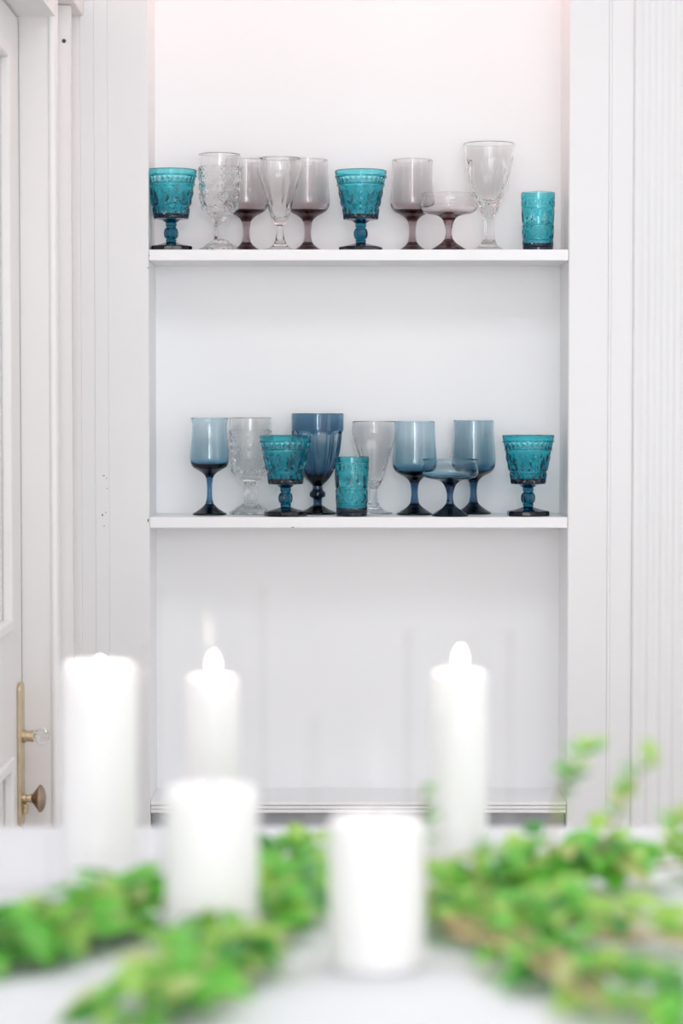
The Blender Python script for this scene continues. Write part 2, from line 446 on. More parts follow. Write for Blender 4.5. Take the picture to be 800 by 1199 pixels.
# recessed warm lamp in the top of the niche
L = empty('niche_lamp', ((XL + XR) / 2 + 0.02, D + 0.045, ZT - t), 'small recessed warm lamp in the top of the niche', 'lamp')
r = MB(); r.rings([(0.030, 0), (0.038, 0), (0.038, -0.006), (0.034, -0.008), (0.030, -0.006), (0.030, 0)], 32, cap0=False, cap1=False)
r.build('ring', M['brass'], L, smooth=30)
r = MB(); r.rings([(0.0299, -0.001), (0.0299, -0.003), (0.02, -0.004), (0.0, -0.0045)], 32)
r.build('diffuser', M['lampglow'], L, smooth=40)
pl = bpy.data.lights.new('niche_lamp_light', 'POINT'); pl.energy = 3.8; pl.color = (1.0, 0.48, 0.36); pl.shadow_soft_size = 0.03
po = bpy.data.objects.new('niche_lamp_light', pl); col.objects.link(po); po.parent = L; po.location = (0, 0, -0.045)

# ------------------------------------------------------------------ door
dr = bpy.data.objects.new('door_1', None); col.objects.link(dr); dr.location = (XD, YD0 + 0.005, 0)
struct(dr, 'cream white panelled door at the left edge')
O = dr.location
ZL = ZH - 0.004
def dloc(): return -O
st = 0.115
ya, yb = YD0 + 0.005, YJ - 0.006
mb = MB()
mb.box(XD - 0.04, XD, ya, ya + st, 0.01, ZL).build('stile', M['door'], dr, loc=dloc())
MB().box(XD - 0.04, XD, yb - st, yb, 0.01, ZL).build('stile', M['door'], dr, loc=dloc())
zr = [(0.01, 0.24), (0.80, 1.0), (ZL - 0.06, ZL)]
for a, b_ in zr:
    MB().box(XD - 0.04, XD, ya + st, yb - st, a, b_).build('rail', M['door'], dr, loc=dloc())
for a, b_ in ((0.24, 0.80), (1.0, ZL - 0.06)):
    MB().box(XD - 0.03, XD - 0.012, ya + st, yb - st, a, b_).build('panel', M['door'], dr, loc=dloc())
    q = MB()
    for (c, d, e, f) in ((ya + st, ya + st + 0.02, a, b_), (yb - st - 0.02, yb - st, a, b_), (ya + st + 0.02, yb - st - 0.02, a, a + 0.02), (ya + st + 0.02, yb - st - 0.02, b_ - 0.02, b_)):
        q.box(XD - 0.012, XD + 0.004, c, d, e, f)
    q.build('panel_moulding', M['door'], dr, loc=dloc(), bevel=0.004)
# dark strip painted as the shade in the gap between door edge and jamb
MB().box(XD - 0.02, XD + 0.0004, YJ - 0.0058, YJ - 0.0042, 0.01, ZL).build('edge_gap_shade', M['gap'], dr, loc=dloc())
# lock plate with glass knob and bronze turn knob
zp0, zp1 = at(23, 967, 3.9).z, at(23, 798, 3.9).z
YP = 3.895
pp = MB()
n = 8; pol = []
hw = 0.024
for k in range(n + 1):
    a = PI * k / n; pol.append((YP + hw * math.cos(a), zp1 - hw * 0.5 + hw * 0.5 * math.sin(a)))
for k in range(n + 1):
    a = PI + PI * k / n; pol.append((YP + hw * math.cos(a), zp0 + hw * 0.5 + hw * 0.5 * math.sin(a)))
pp.prism_x(pol, XD + 0.0002, XD + 0.0065)
plate = pp.build('lock_plate', M['brass'], dr, loc=dloc(), bevel=0.0015)
kz = at(40, 862, YP).z
def px2x(px): return (px - 400) / FPX * YP * 1.012
k0 = MB(); k0.rings([(0.0105, 0.0), (0.0105, 0.004), (0.0085, 0.006), (0.0085, 0.013), (0.0095, 0.014), (0.0095, 0.017), (0.005, 0.018)], 24, axis='x', org=(XD + 0.0066, YP, kz))
k0.build('knob_shank', M['brass'], plate, smooth=35)
k1 = MB()
kp = [(0.0, 0.0182)] + [(0.006, 0.0185), (0.0095, 0.021), (0.0125, 0.025), (0.0138, 0.030), (0.0128, 0.036), (0.0095, 0.040), (0.005, 0.0415), (0.0, 0.042)]
k1.rings(kp, 10, axis='x', org=(XD + 0.0066, YP, kz))
k1.build('glass_knob', M['clear'], plate)
kz2 = at(38, 935, YP).z
k2 = MB(); k2.rings([(0.0075, 0.0), (0.0075, 0.005), (0.006, 0.006), (0.006, 0.011), (0.008, 0.0115), (0.008, 0.0135), (0.006, 0.014)], 24, axis='x', org=(XD + 0.0066, YP, kz2))
k2.build('knob_shank', M['brass'], plate, smooth=35)
k3 = MB(); k3.rings([(0.0, 0.0142), (0.0062, 0.0142), (0.012, 0.0185), (0.0185, 0.0235), (0.0222, 0.0255), (0.0228, 0.0270), (0.021, 0.0305), (0.0165, 0.0338), (0.009, 0.0358), (0.0, 0.0364)], 32, axis='x', org=(XD + 0.0066, YP, kz2))
k3.build('turn_knob', M['bronze'], plate, smooth=35)
MB().box(XD + 0.0066, XD + 0.014, YP - 0.008, YP + 0.008, kz2 - 0.025, kz2 - 0.009).build('keyhole_cover', M['brass'], plate, bevel=0.002)

# ------------------------------------------------------------------ glassware
def lerp_prof(pts, step=1.0):
    out = []
    for (r0, h0), (r1, h1) in zip(pts, pts[1:]):
        L_ = math.hypot(r1 - r0, h1 - h0); n = max(1, int(L_ / step))
        for k in range(n): out.append((r0 + (r1 - r0) * k / n, h0 + (h1 - h0) * k / n))
    out.append(pts[-1]); return out
def smooth_prof(pts, sub=6):
    P = [Vector(p) for p in pts]; out = []
    for i in range(len(P) - 1):
        p0 = P[i - 1] if i else P[0] * 2 - P[1]
        p1, p2 = P[i], P[i + 1]
        p3 = P[i + 2] if i + 2 < len(P) else P[-1] * 2 - P[-2]
        t0 = 0; t1 = t0 + max((p1 - p0).length, 1e-4) ** .5; t2 = t1 + max((p2 - p1).length, 1e-4) ** .5; t3 = t2 + max((p3 - p2).length, 1e-4) ** .5
        for k in range(sub):
            tt = t1 + (t2 - t1) * k / sub
            A1 = p0 * ((t1 - tt) / (t1 - t0)) + p1 * ((tt - t0) / (t1 - t0))
            A2 = p1 * ((t2 - tt) / (t2 - t1)) + p2 * ((tt - t1) / (t2 - t1))
            A3 = p2 * ((t3 - tt) / (t3 - t2)) + p3 * ((tt - t2) / (t3 - t2))
            B1 = A1 * ((t2 - tt) / (t2 - t0)) + A2 * ((tt - t0) / (t2 - t0))
            B2 = A2 * ((t3 - tt) / (t3 - t1)) + A3 * ((tt - t1) / (t3 - t1))
            C = B1 * ((t2 - tt) / (t2 - t1)) + B2 * ((tt - t1) / (t2 - t1))
            out.append((max(C.x, 0.0), C.y))
    out.append(tuple(pts[-1])); return out

def glass_piece(name, prof, m, disp=None, nout=None, seg=72, sharp=38, k=1.0):
    """prof (r, h) in photo pixels, closed from axis to axis; the first nout rows are the outside and get disp"""
    u = 0.00149
    pr = [(r * u, h * u) for r, h in prof]
    nout = len(prof) if nout is None else nout
    rad = None
    if disp:
        def rad(t, i):
            r, h = prof[i]
            return max(r + (disp(t, h, r) if i < nout else 0.0), 0.15) * u
    b = MB(); b.rings(pr, seg, rad)
    return b.mesh(name, sharp, m)
def wrap(t, n):                            # -1..1 inside each of n sectors
    a = (t * n / (2 * PI)) % 1.0
    return a * 2 - 1
G = 0.04                                   # hairline joint between bowl, stem and foot (pixels)

# --- teal pressed goblet -------------------------------------------------
def teal_disp(t, h, r):
    d = 0.0
    if 78.6 < h < 85.8:
        e = math.sin(PI * (h - 78.6) / 7.2) ** 0.5
        d -= 1.7 * e * (0.5 + 0.5 * math.cos(26 * t)) ** 1.5
    elif 53 < h < 76.2:
        u = wrap(t, 9)
        wv = 0.78 * max(0.0, (71.5 - h) / 18.5)
        if wv > 0.02 and abs(u) < wv: d -= 3.0 * (1 - abs(u) / wv) * min(1, wv * 2.5) * min(1, (h - 53) / 2)
        u2 = wrap(t + PI / 9, 9)
        q = (u2 / 0.42) ** 2 + ((h - 67) / 6.0) ** 2
        if q < 1: d += 1.4 * (1 - q) - 0.4
        q2 = (u2 / 0.3) ** 2 + ((h - 57) / 3.0) ** 2
        if q2 < 1: d += 0.7 * (1 - q2)
    elif 39 < h < 50.5:
        e = math.sin(PI * (h - 39) / 11.5) ** 0.6
        u = wrap(t, 18)
        d -= 1.7 * e * (1 - abs(u)) ** 0.9
    return d
tg_out = lerp_prof([(6.3, 29.5 + G), (6.6, 31.5), (6.0, 33.0), (10.5, 36.2), (20.2, 37.6), (20.6, 38.6), (22.0, 49.8), (21.3, 51.0), (21.4, 51.8), (22.8, 52.8),
                    (26.8, 76.2), (28.3, 76.8), (28.3, 78.0), (27.4, 78.5), (29.0, 85.9), (30.5, 86.4), (30.5, 87.6), (29.5, 88.1), (30.5, 93.6), (30.1, 94.5), (29.0, 94.5)], 1.2)
tg_in = lerp_prof([(28.4, 93.8), (27.6, 86), (25.0, 76), (18.8, 52), (17.2, 43.5), (14, 41.6), (6, 41.0), (0, 40.8)], 3)
teal_goblet = {
    'bowl': glass_piece('teal_bowl', [(0, 29.5 + G)] + tg_out + tg_in, M['teal'], teal_disp, len(tg_out) + 1, 144, 30),
    'stem': glass_piece('teal_stem', [(0, 10.8)] + [(5.7, 10.8), (6.0, 12.2), (6.3, 13.2), (5.6, 14.2)] +
                        smooth_prof([(5.6, 14.2), (7.2, 16.6), (8.1, 20.8), (7.4, 25.0), (5.7, 27.6)], 4) + [(5.6, 29.0), (6.2, 29.5), (0, 29.5)], M['teal'],
                        lambda t, h, r: (0.45 * math.cos(8 * t) if 15.5 < h < 26.5 else 0), None, 64, 30),
}
def octo(t, h, r):                         # eight-sided foot
    if r < 10: return 0
    a = (t + PI / 8) % (PI / 4) - PI / 8
    return r * (math.cos(PI / 8) / math.cos(a) - 1) * min(1, (r - 10) / 8) + r * 0.03
teal_goblet['foot'] = glass_piece('teal_foot', [(0, 1.0), (18, 1.0), (20, 0)] + [(24.2, 0), (24.9, 0.8), (24.9, 4.8), (24.0, 5.9), (14, 8.0), (9, 9.4), (6.3, 10.4), (5.8, 10.8 - G), (0, 10.8 - G)], M['teal'], octo, None, 64, 25)

# --- teal pressed tumbler ------------------------------------------------
def tumb_disp(t, h, r):
    d = 0
    if 54 < h < 60:
        e = math.sin(PI * (h - 54) / 6) ** 0.5
        d -= 0.9 * e * (0.5 + 0.5 * math.cos(22 * t)) ** 1.5
    elif 33.5 < h < 53:
        u = wrap(t, 7); wv = 0.8 * max(0, (50.5 - h) / 17)
        if wv > 0.02 and abs(u) < wv: d -= 1.9 * (1 - abs(u) / wv) * min(1, wv * 2.5) * min(1, (h - 33.5) / 2)
        u2 = wrap(t + PI / 7, 7); q = (u2 / 0.42) ** 2 + ((h - 45) / 6) ** 2
        if q < 1: d += 0.8 * (1 - q) - 0.25
    elif 14.5 < h < 31:
        u = wrap(t, 7); c = abs(u) + abs(h - 22.5) / 10.0
        d -= 0.9 * max(0, math.sin(PI * 2 * c)) * min(1, (31 - h) / 1.5, (h - 14.5) / 1.5)
    elif 6 < h < 12.5:
        d -= 0.7 * math.sin(PI * (h - 6) / 6.5) ** .5 * abs(math.sin(14 * t))
    return d
tb_out = lerp_prof([(0, 0.8), (14, 0.8), (15.5, 0), (17.2, 0), (17.8, 0.7), (17.9, 5), (18.4, 6), (18.5, 12.6), (18.1, 13.2), (18.1, 14.2), (18.6, 14.8), (19.0, 30.8), (18.3, 31.6), (18.3, 32.6), (19.2, 33.4),
                    (19.6, 53.0), (20.0, 53.5), (20.0, 60.3), (19.7, 60.9), (19.7, 61.6), (20.2, 62.2), (20.1, 69), (19.7, 69.5)], 1.1)
tb_in = lerp_prof([(18.9, 69.2), (18.4, 60), (17.2, 32), (15.6, 9.5), (13, 7.5), (0, 7)], 4)
teal_tumbler = {'body': glass_piece('teal_tumbler_body', tb_out + tb_in, M['teal'], tumb_disp, len(tb_out), 126, 30)}

# --- smooth blown glasses ------------------------------------------------
def stemware(name, bowl_o, bowl_i, stem, foot, m, seg=72, disp=None, stem_disp=None):
    jb, jf = bowl_o[0], stem[0]
    out = [(0, jb[1] + G)] + [(jb[0], jb[1] + G)] + smooth_prof(bowl_o, 6)[1:]
    inn = smooth_prof(bowl_i, 6)
    d = {'bowl': glass_piece(name + '_bowl', out + inn, m, disp, len(out), seg, 40)}
    d['stem'] = glass_piece(name + '_stem', [(0, jf[1])] + smooth_prof(stem, 6) + [(0, stem[-1][1])], m, stem_disp, None, seg, 40)
    ft = smooth_prof(foot, 5)
    d['foot'] = glass_piece(name + '_foot', [(0, 0.7), (foot[0][0] - 3.5, 0.7), (foot[0][0] - 1.5, 0.0)] + ft[:-1] + [(ft[-1][0], ft[-1][1] - G), (0, ft[-1][1] - G)], m, stem_disp if name == 'x' else None, None, seg, 40)
    return d
FOOT = [(20.3, 0), (21, 0.6), (20.8, 1.6), (17.8, 3.6), (12.0, 7.2), (8.2, 10.2), (5.4, 13.6)]
def wine(name, m):
    return stemware(name,
        [(5.2, 37.2), (7.6, 40.8), (12.2, 44.4), (18.0, 47.4), (22.4, 50.8), (24.8, 54.6), (25.8, 60), (25.6, 68), (24.8, 78), (24.1, 88), (23.6, 100), (23.5, 108.6), (23.15, 109.4)],
        [(23.1, 109.0), (23.22, 100), (23.72, 88), (24.35, 78), (25.0, 68), (25.0, 60), (23.6, 55.8), (20.4, 52.0), (15.0, 49.6), (8, 48.6), (0, 48.2)],
        [(5.4, 13.6), (4.5, 17.5), (4.0, 22), (3.9, 27), (4.2, 32), (5.2, 37.2)], FOOT, m)
blue_wine = wine('blue_wine', M['blue']); plum_wine = wine('plum_wine', M['plum'])
slim_wine = stemware('slim_wine',
    [(4.0, 43.2), (5.4, 46), (8.6, 49.2), (14.2, 52.6), (19.2, 55.6), (21.7, 59.6), (22.7, 65), (22.6, 73), (21.7, 83), (20.6, 93), (20.2, 101), (20.9, 109), (22.1, 112.9), (21.8, 113.6)],
    [(21.75, 113.2), (20.52, 108.6), (19.82, 101), (20.22, 93), (21.2, 83), (22.0, 73), (21.9, 65), (20.5, 60.8), (17.0, 58.0), (11.5, 56.2), (6, 55.6), (0, 55.4)],
    [(5.0, 13.2), (3.8, 16.5), (3.2, 21), (2.9, 28), (3.1, 36), (4.0, 43.2)],
    [(19.3, 0), (20.0, 0.6), (19.8, 1.8), (16.5, 3.8), (11.5, 7), (8, 9.8), (5.0, 13.2)], M['blue'])
def coupe(name, m):
    return stemware(name,
        [(5.0, 31.8), (7.4, 37.0), (11.4, 40.6), (17, 42.6), (24.5, 43.8), (30.5, 46.2), (33.3, 50.4), (33.4, 54.5), (32.0, 59.5), (31.5, 63), (32.6, 66.3), (32.3, 67)],
        [(32.2, 66.6), (31.12, 63), (31.6, 59.5), (32.95, 54.5), (32.8, 50.9), (29.8, 47.1), (24, 45.0), (16, 44.3), (8, 44.1), (0, 44.0)],
        [(5.0, 14.4), (4.0, 17.5), (3.6, 22), (3.9, 27), (5.0, 31.8)],
        [(20.7, 0), (21.4, 0.6), (21.2, 1.8), (17.5, 4.4), (12.5, 7.6), (8.4, 10.6), (5.0, 14.4)], m)
blue_coupe = coupe('blue_coupe', M['blue']); plum_coupe = coupe('plum_coupe', M['plum'])

# --- deep blue panelled goblet ------------------------------------------
def navy_disp(t, h, r):
    u = wrap(t, 9)
    top = 99 - 5.0 * abs(u) ** 3
    if h > top: return 0.0
    e = min(1, (top - h) / 4) * min(1, max(0, (h - 33) / 12))
    e = e * e * (3 - 2 * e)
    return e * (r * (math.cos(PI / 9) / math.cos(u * PI / 9) - 1) * 0.55 - 0.75 * (1 - abs(u) ** 8))
no = [(5.6, 33.2), (7.6, 35.2), (11.6, 39), (15.8, 44), (20.4, 52), (24.2, 61), (27.0, 71), (28.9, 82), (30.0, 92), (30.4, 97), (30.5, 98.5), (30.5, 108), (30.6, 116.5), (30.2, 117.8)]
ni = [(29.6, 117.2), (29.1, 108), (28.6, 97), (27.8, 88), (25.6, 76), (22.4, 64), (18, 54), (12, 46.5), (6, 43.5), (0, 43)]
navy_out = lerp_prof(smooth_prof(no, 8), 0.9)
navy_goblet = {
    'bowl': glass_piece('navy_bowl', [(0, 33.2 + G), (5.6, 33.2 + G)] + navy_out[1:] + smooth_prof(ni, 4), M['navy'], navy_disp, len(navy_out) + 1, 126, 32),
    'stem': glass_piece('navy_stem', [(0, 10.6), (5.4, 10.6)] + smooth_prof([(5.0, 12.5), (5.0, 15.5), (5.5, 18.5), (8.8, 20.6), (9.4, 23.4), (8.4, 26.0), (5.9, 28.6), (5.7, 31), (5.6, 33.2)], 4) + [(0, 33.2)], M['navy'], None, None, 64, 40),
    'foot': glass_piece('navy_foot', [(0, 0.7), (18, 0.7), (20, 0), (21.6, 0), (22.2, 0.7), (22.0, 2.2), (17.5, 4.0), (12.5, 6.2), (8.8, 8.6), (5.6, 10.6 - G), (0, 10.6 - G)], M['navy'], None, None, 64, 40)}

# --- clear tulip soda glass ---------------------------------------------
def tulip_disp(t, h, r):
    u = wrap(t, 10)
    e = min(1, max(0, (98 - h) / 22)) * min(1, max(0, (h - 34) / 6))
    return -1.0 * e * (1 - u * u) * (r / 22)
tulip = stemware('tulip',
    [(3.7, 29.5), (5.0, 31.2), (8.2, 35), (10.6, 39.6), (12.4, 46), (14.2, 53), (16.8, 62), (20.2, 73), (23.4, 83), (25.6, 93), (25.8, 99), (25.3, 104), (25.1, 107.8), (24.7, 108.5)],
    [(24.3, 107.9), (24.3, 104), (24.7, 98.5), (24.3, 93), (21.8, 83), (18.2, 73), (14.6, 62), (11.2, 53), (8.6, 46), (6.6, 41), (4, 38.9), (0, 38.4)],
    [(7.4, 9.4), (5.8, 13.5), (4.6, 19.5), (3.9, 25), (3.7, 29.5)],
    [(21.5, 0), (22.2, 0.6), (22, 1.6), (16, 2.9), (11.5, 5.2), (9.2, 7.2), (7.4, 9.4)], M['clear'], 80, tulip_disp)

# --- clear pressed goblet ------------------------------------------------
def daisy_disp(t, h, r):
    if 83 < h < 97.5:
        e = min(1, (97.5 - h) / 1.2, (h - 83) / 1.2)
        return 0.85 * e * (abs(math.sin(12 * t + h * 0.42)) + abs(math.sin(12 * t - h * 0.42)) - 1.0)
    if 44 < h < 81:
        row = int((h - 44) / 12.3); hc = 44 + (row + 0.5) * 12.3
        u = wrap(t + (PI / 8 if row % 2 else 0), 8)
        q = math.hypot(u * 8.2, h - hc)
        d = 0.0
        if q < 5.2: d += 1.5 * (1 - (q / 5.2) ** 2) - 0.7 * (1 if 2.2 < q < 3.2 else 0)
        else: d -= 0.7 * abs(math.sin(q * 2.2))
        return d
    if 12 < h < 36: 
        a = (t + PI / 6) % (PI / 3) - PI / 6
        return r * (math.cos(PI / 6) / math.cos(a) - 1) * 0.8
    return 0
dz_out = lerp_prof([(7.0, 33 + G), (8.6, 38), (14.6, 43), (20.5, 48.5), (22.6, 55), (23.4, 64), (24.0, 76), (24.5, 82), (24.9, 83), (24.9, 97.4), (24.4, 98.2), (24.5, 112), (24.1, 112.8)], 0.9)
dz_in = lerp_prof([(23.4, 112.3), (22.8, 98), (22.4, 82), (21.2, 62), (18.5, 52), (12, 46), (0, 44)], 4)
daisy_goblet = {
    'bowl': glass_piece('daisy_bowl', [(0, 33 + G)] + dz_out + dz_in, M['clear'], daisy_disp, len(dz_out) + 1, 144, 30),
    'stem': glass_piece('daisy_stem', [(0, 13.5)] + lerp_prof([(8.2, 13.5), (7.2, 17), (6.8, 24), (7.2, 30), (7.8, 31.2), (7.0, 33)], 1.2) + [(0, 33)], M['clear'], daisy_disp, None, 72, 25),
    'foot': glass_piece('daisy_foot', [(0, 0.7), (20, 0.7), (22, 0), (24.2, 0), (24.7, 0.7), (24.4, 2), (19, 5), (14.5, 8.6), (10.5, 11.6), (8.3, 13.5 - G), (0, 13.5 - G)], M['clear'],
                        lambda t, h, r: 0.5 * math.cos(12 * t) * min(1, r / 24) * (1 if 1.5 < h < 12 else 0), None, 96, 25)}

# --- tall clear panelled goblet -----------------------------------------
def panel_disp(t, h, r):
    if h > 60:
        u = wrap(t, 6)
        q = (u / 0.86) ** 2 + ((h - 82) / 31.0) ** 2
        return -1.3 * min(1, (1 - q) * 3.5) if q < 1 else 0
    if 44 < h <= 60:
        return 0.5 * math.cos(12 * t) * math.sin(PI * (h - 44) / 16)
    return 0
def hexd(t, h, r):
    a = (t + PI / 6) % (PI / 3) - PI / 6
    return r * (math.cos(PI / 6) / math.cos(a) - 1) * 0.9
pg_o = [(6.2, 39.5), (7.2, 43.5), (9.8, 50), (10.8, 54), (13.4, 59), (17.4, 65.5), (21.4, 74), (24.4, 83), (26.2, 93), (27.4, 104), (28.4, 114), (29.4, 122), (30.4, 127.4), (30.0, 128)]
pg_i = [(29.4, 127.4), (28.2, 121), (26.8, 112), (25.4, 102), (24, 92), (22, 83), (18.8, 74.5), (14.4, 66.5), (9, 62), (0, 60.5)]
pg_out = lerp_prof(smooth_prof(pg_o, 6), 1.0)
panel_goblet = {
    'bowl': glass_piece('panel_bowl', [(0, 39.5 + G), (6.2, 39.5 + G)] + pg_out[1:] + smooth_prof(pg_i, 4), M['clear'], panel_disp, len(pg_out) + 1, 120, 32),
    'stem': glass_piece('panel_stem', [(0, 16)] + smooth_prof([(7.4, 16), (6.3, 22), (5.9, 29), (6.0, 35), (6.4, 39.5)], 5) + [(0, 39.5)], M['clear'], hexd, None, 72, 22),
    'foot': glass_piece('panel_foot', [(0, 0.7), (19, 0.7), (21, 0), (23, 0), (23.6, 0.7), (23.2, 2.2), (17.5, 4.6), (12.5, 8.6), (9, 12.6), (7.2, 16 - G), (0, 16 - G)], M['clear'], None, None, 72, 32)}

def place(kind, name, px, zshelf, off, label, group, rot=0.0, k=1.0):
    y = D + off
    p = at(px, 292 if zshelf == Z1 else 604, y)
    s = scale_at((p.x, y, zshelf)) / 0.00149 * k
    e = empty(name, (p.x, y, zshelf + 0.0001), label, 'glass', group)
    e.rotation_euler = (0, 0, rot)
    for nm, me in kind.items():
        part(nm, me, e, scale=(s, s, s))
    return e
GT, GM = 'glasses on the top shelf', 'glasses on the middle shelf'
place(teal_goblet, 'pressed_goblet', 200.5, Z1, 0.052, 'teal pressed glass goblet at the left end of the top shelf', GT, 0.15)
place(daisy_goblet, 'clear_goblet', 257.5, Z1, 0.050, 'clear pressed glass goblet with daisy bumps right of the leftmost teal goblet, top shelf', GT, 0.2)
place(plum_wine, 'wine_glass', 288.5, Z1, 0.123, 'plum-tinted stemmed glass half hidden behind clear pressed goblet on top shelf', GT)
place(tulip, 'tulip_glass', 328, Z1, 0.056, 'clear tulip-shaped footed glass between two plum glasses on the top shelf', GT)
place(plum_wine, 'wine_glass', 360.5, Z1, 0.122, 'plum-tinted stemmed glass behind and right of the clear tulip glass, top shelf', GT)
place(teal_goblet, 'pressed_goblet', 422.5, Z1, 0.070, 'teal pressed glass goblet in the middle of the top shelf', GT, 0.5)
place(plum_wine, 'wine_glass', 483, Z1, 0.122, 'plum-tinted stemmed glass just right of the middle teal goblet, behind the low coupe, top shelf', GT)
place(plum_coupe, 'coupe_glass', 525.5, Z1, 0.056, 'low wide coupe with plum stem on the top shelf', GT)
place(panel_goblet, 'tall_goblet', 572.5, Z1, 0.113, 'tallest clear glass goblet with oval panels, right part of the top shelf', GT, 0.35)
place(teal_tumbler, 'pressed_tumbler', 630, Z1, 0.060, 'short teal pressed glass tumbler at the right end of the top shelf', GT, 0.2, 0.985)
place(slim_wine, 'wine_glass', 245.5, Z2, 0.085, 'slim smoky blue stemmed glass at the left end of the middle shelf', GM)
place(daisy_goblet, 'clear_goblet', 293.5, Z2, 0.122, 'clear pressed glass goblet behind the left teal goblet on the middle shelf', GM, 0.5)
place(teal_goblet, 'pressed_goblet', 334.5, Z2, 0.041, 'teal pressed glass goblet in front of the deep blue goblet on the middle shelf', GM, 0.25)
place(navy_goblet, 'panelled_goblet', 372, Z2, 0.118, 'large deep blue panelled goblet at the back of the middle shelf', GM, 0.35)
place(teal_tumbler, 'pressed_tumbler', 412, Z2, 0.040, 'short teal pressed glass tumbler in the middle of the middle shelf', GM, 0.6)
place(tulip, 'tulip_glass', 438, Z2, 0.124, 'clear tulip-shaped footed glass behind the teal tumbler on the middle shelf', GM, 0.1)
place(blue_wine, 'wine_glass', 485.5, Z2, 0.090, 'smoky blue stemmed glass just right of the clear tulip glass, middle shelf', GM)
place(blue_coupe, 'coupe_glass', 527, Z2, 0.036, 'low wide coupe with blue stem on the middle shelf', GM)
place(blue_wine, 'wine_glass', 554.5, Z2, 0.1255, 'smoky blue stemmed glass behind the low blue coupe, on its right', GM)
place(teal_goblet, 'pressed_goblet', 618.5, Z2, 0.050, 'teal pressed glass goblet at the right end of the middle shelf', GM, 0.85)

# ------------------------------------------------------------------ table and cloth
TZ = 0.90
TX0, TX1, TY0, TY1 = -0.415, 1.15, 1.32, at_z(400, 968, TZ).y
tb = empty('serving_table', ((TX0 + TX1) / 2, (TY0 + TY1) / 2, 0), 'serving table hidden under the white cloth', 'table')
o = -tb.location
c = 0.012
MB().box(TX0 + c, TX1 - c, TY0 + c, TY1 - c, TZ - 0.038, TZ - 0.0035).build('tabletop', M['wood'], tb, loc=o)
for lx in (TX0 + 0.06, TX1 - 0.06):
    for ly in (TY0 + 0.06, TY1 - 0.06):
        MB().box(lx - 0.03, lx + 0.03, ly - 0.03, ly + 0.03, 0, TZ - 0.0385).build('leg', M['wood'], tb, loc=o)
# cloth: top sheet, rounded edge, wavy skirt
loop = []
N1, N2 = 60, 44
for k in range(N1): loop.append((TX0 + (TX1 - TX0) * k / N1, TY0, 0, -1))
for k in range(N2): loop.append((TX1, TY0 + (TY1 - TY0) * k / N2, 1, 0))
for k in range(N1): loop.append((TX1 - (TX1 - TX0) * k / N1, TY1, 0, 1))
for k in range(N2): loop.append((TX0, TY1 - (TY1 - TY0) * k / N2, -1, 0))
n = len(loop)
vs, fs = [], []
levels = [(0.0, 0.0), (0.003, 0.0012), (0.0055, 0.004), (0.0065, 0.010), (0.007, 0.05), (0.008, 0.12), (0.009, 0.22), (0.010, 0.32)]
for j, (out_, dn) in enumerate(levels):
    for k, (x, y, nx, ny) in enumerate(loop):
        wv = 0.010 * (dn / 0.32) * (1 + math.sin(k * 0.75 + 0.5 * math.sin(k * 0.21)))
        vs.append((x + nx * (out_ + wv), y + ny * (out_ + wv), TZ - dn))
for j in range(len(levels) - 1):
    for k in range(n):
        k2 = (k + 1) % n
        fs.append((j * n + k, j * n + k2, (j + 1) * n + k2, (j + 1) * n + k))
fs.append(tuple(range(n)))
cl = MB().add(vs, fs).build('tablecloth', M['cloth'], smooth=50)
tag(cl, 'white cloth covering the table in the foreground', 'tablecloth')

# ------------------------------------------------------------------ candles and glass cylinders
def flame_mesh():
    b = MB()
    b.rings([(0, 0), (0.0035, 0.002), (0.0058, 0.006), (0.0066, 0.011), (0.0060, 0.016), (0.0046, 0.020), (0.0028, 0.024), (0.0011, 0.027), (0, 0.029)], 20)
    return b.mesh('flame', 60, M['flame'])
FL = flame_mesh()
def wick_mesh():
    b = MB(); b.tube([(0, 0, -0.002), (0.0002, 0, 0.004), (0.001, 0, 0.008), (0.002, 0.0005, 0.0105)], 0.0009, 0.0007, 6)
    return b.mesh('wick', 60, M['wick'])
WK = wick_mesh()
HOLD = []
def candle(px, base_y, top_y, wpx, label, lit=True, notch=None, flame_px=None):
    p = at_z(px, base_y, TZ); s = scale_at(p)
    r = wpx * s / 2
    HOLD.append((p.x, p.y, r))
    ztop = at(px, top_y, p.y).z
    h = ztop - TZ
    e = empty('pillar_candle', (p.x, p.y, TZ + 0.0003), label, 'candle', 'white pillar candles on the table')
    b = MB()
    dip = 0.006 if notch is None else notch
    prof = [(0, 0.0), (r - 0.003, 0.0), (r, 0.003)] + [(r * (1 + 0.004 * math.sin(k)), 0.003 + (h - 0.008) * k / 10) for k in range(1, 10)] + \
           [(r, h - 0.006), (r - 0.0015, h - 0.0015), (r - 0.0045, h), (r - 0.009, h - 0.0025), (r * 0.55, h - dip * 0.8), (r * 0.3, h - dip), (0, h - dip)]
    b.rings(prof, 40)
    if notch:                               # burnt-down front edge
        v2 = []
        for (x, y, z) in b.v:
            if z > h * 0.6:
                a = math.atan2(y, x); fr = max(0.0, math.cos(a + PI / 2 - 0.05)) ** 6 * (math.hypot(x, y) / r)
                z -= fr * notch * 0.9 * min(1, (z - h * 0.6) / (h * 0.25))
            v2.append((x, y, z))
        b.v = v2
    b.build('wax_body', M['wax'], e, smooth=45)
    wk = part('wick', WK, e, (0, 0, h - dip))
    if lit:
        k = 0.72
        part('flame', FL, wk, (0.0015, 0, 0.009), (0, 0, 0.3), (k, k, k))
    return p, s, h
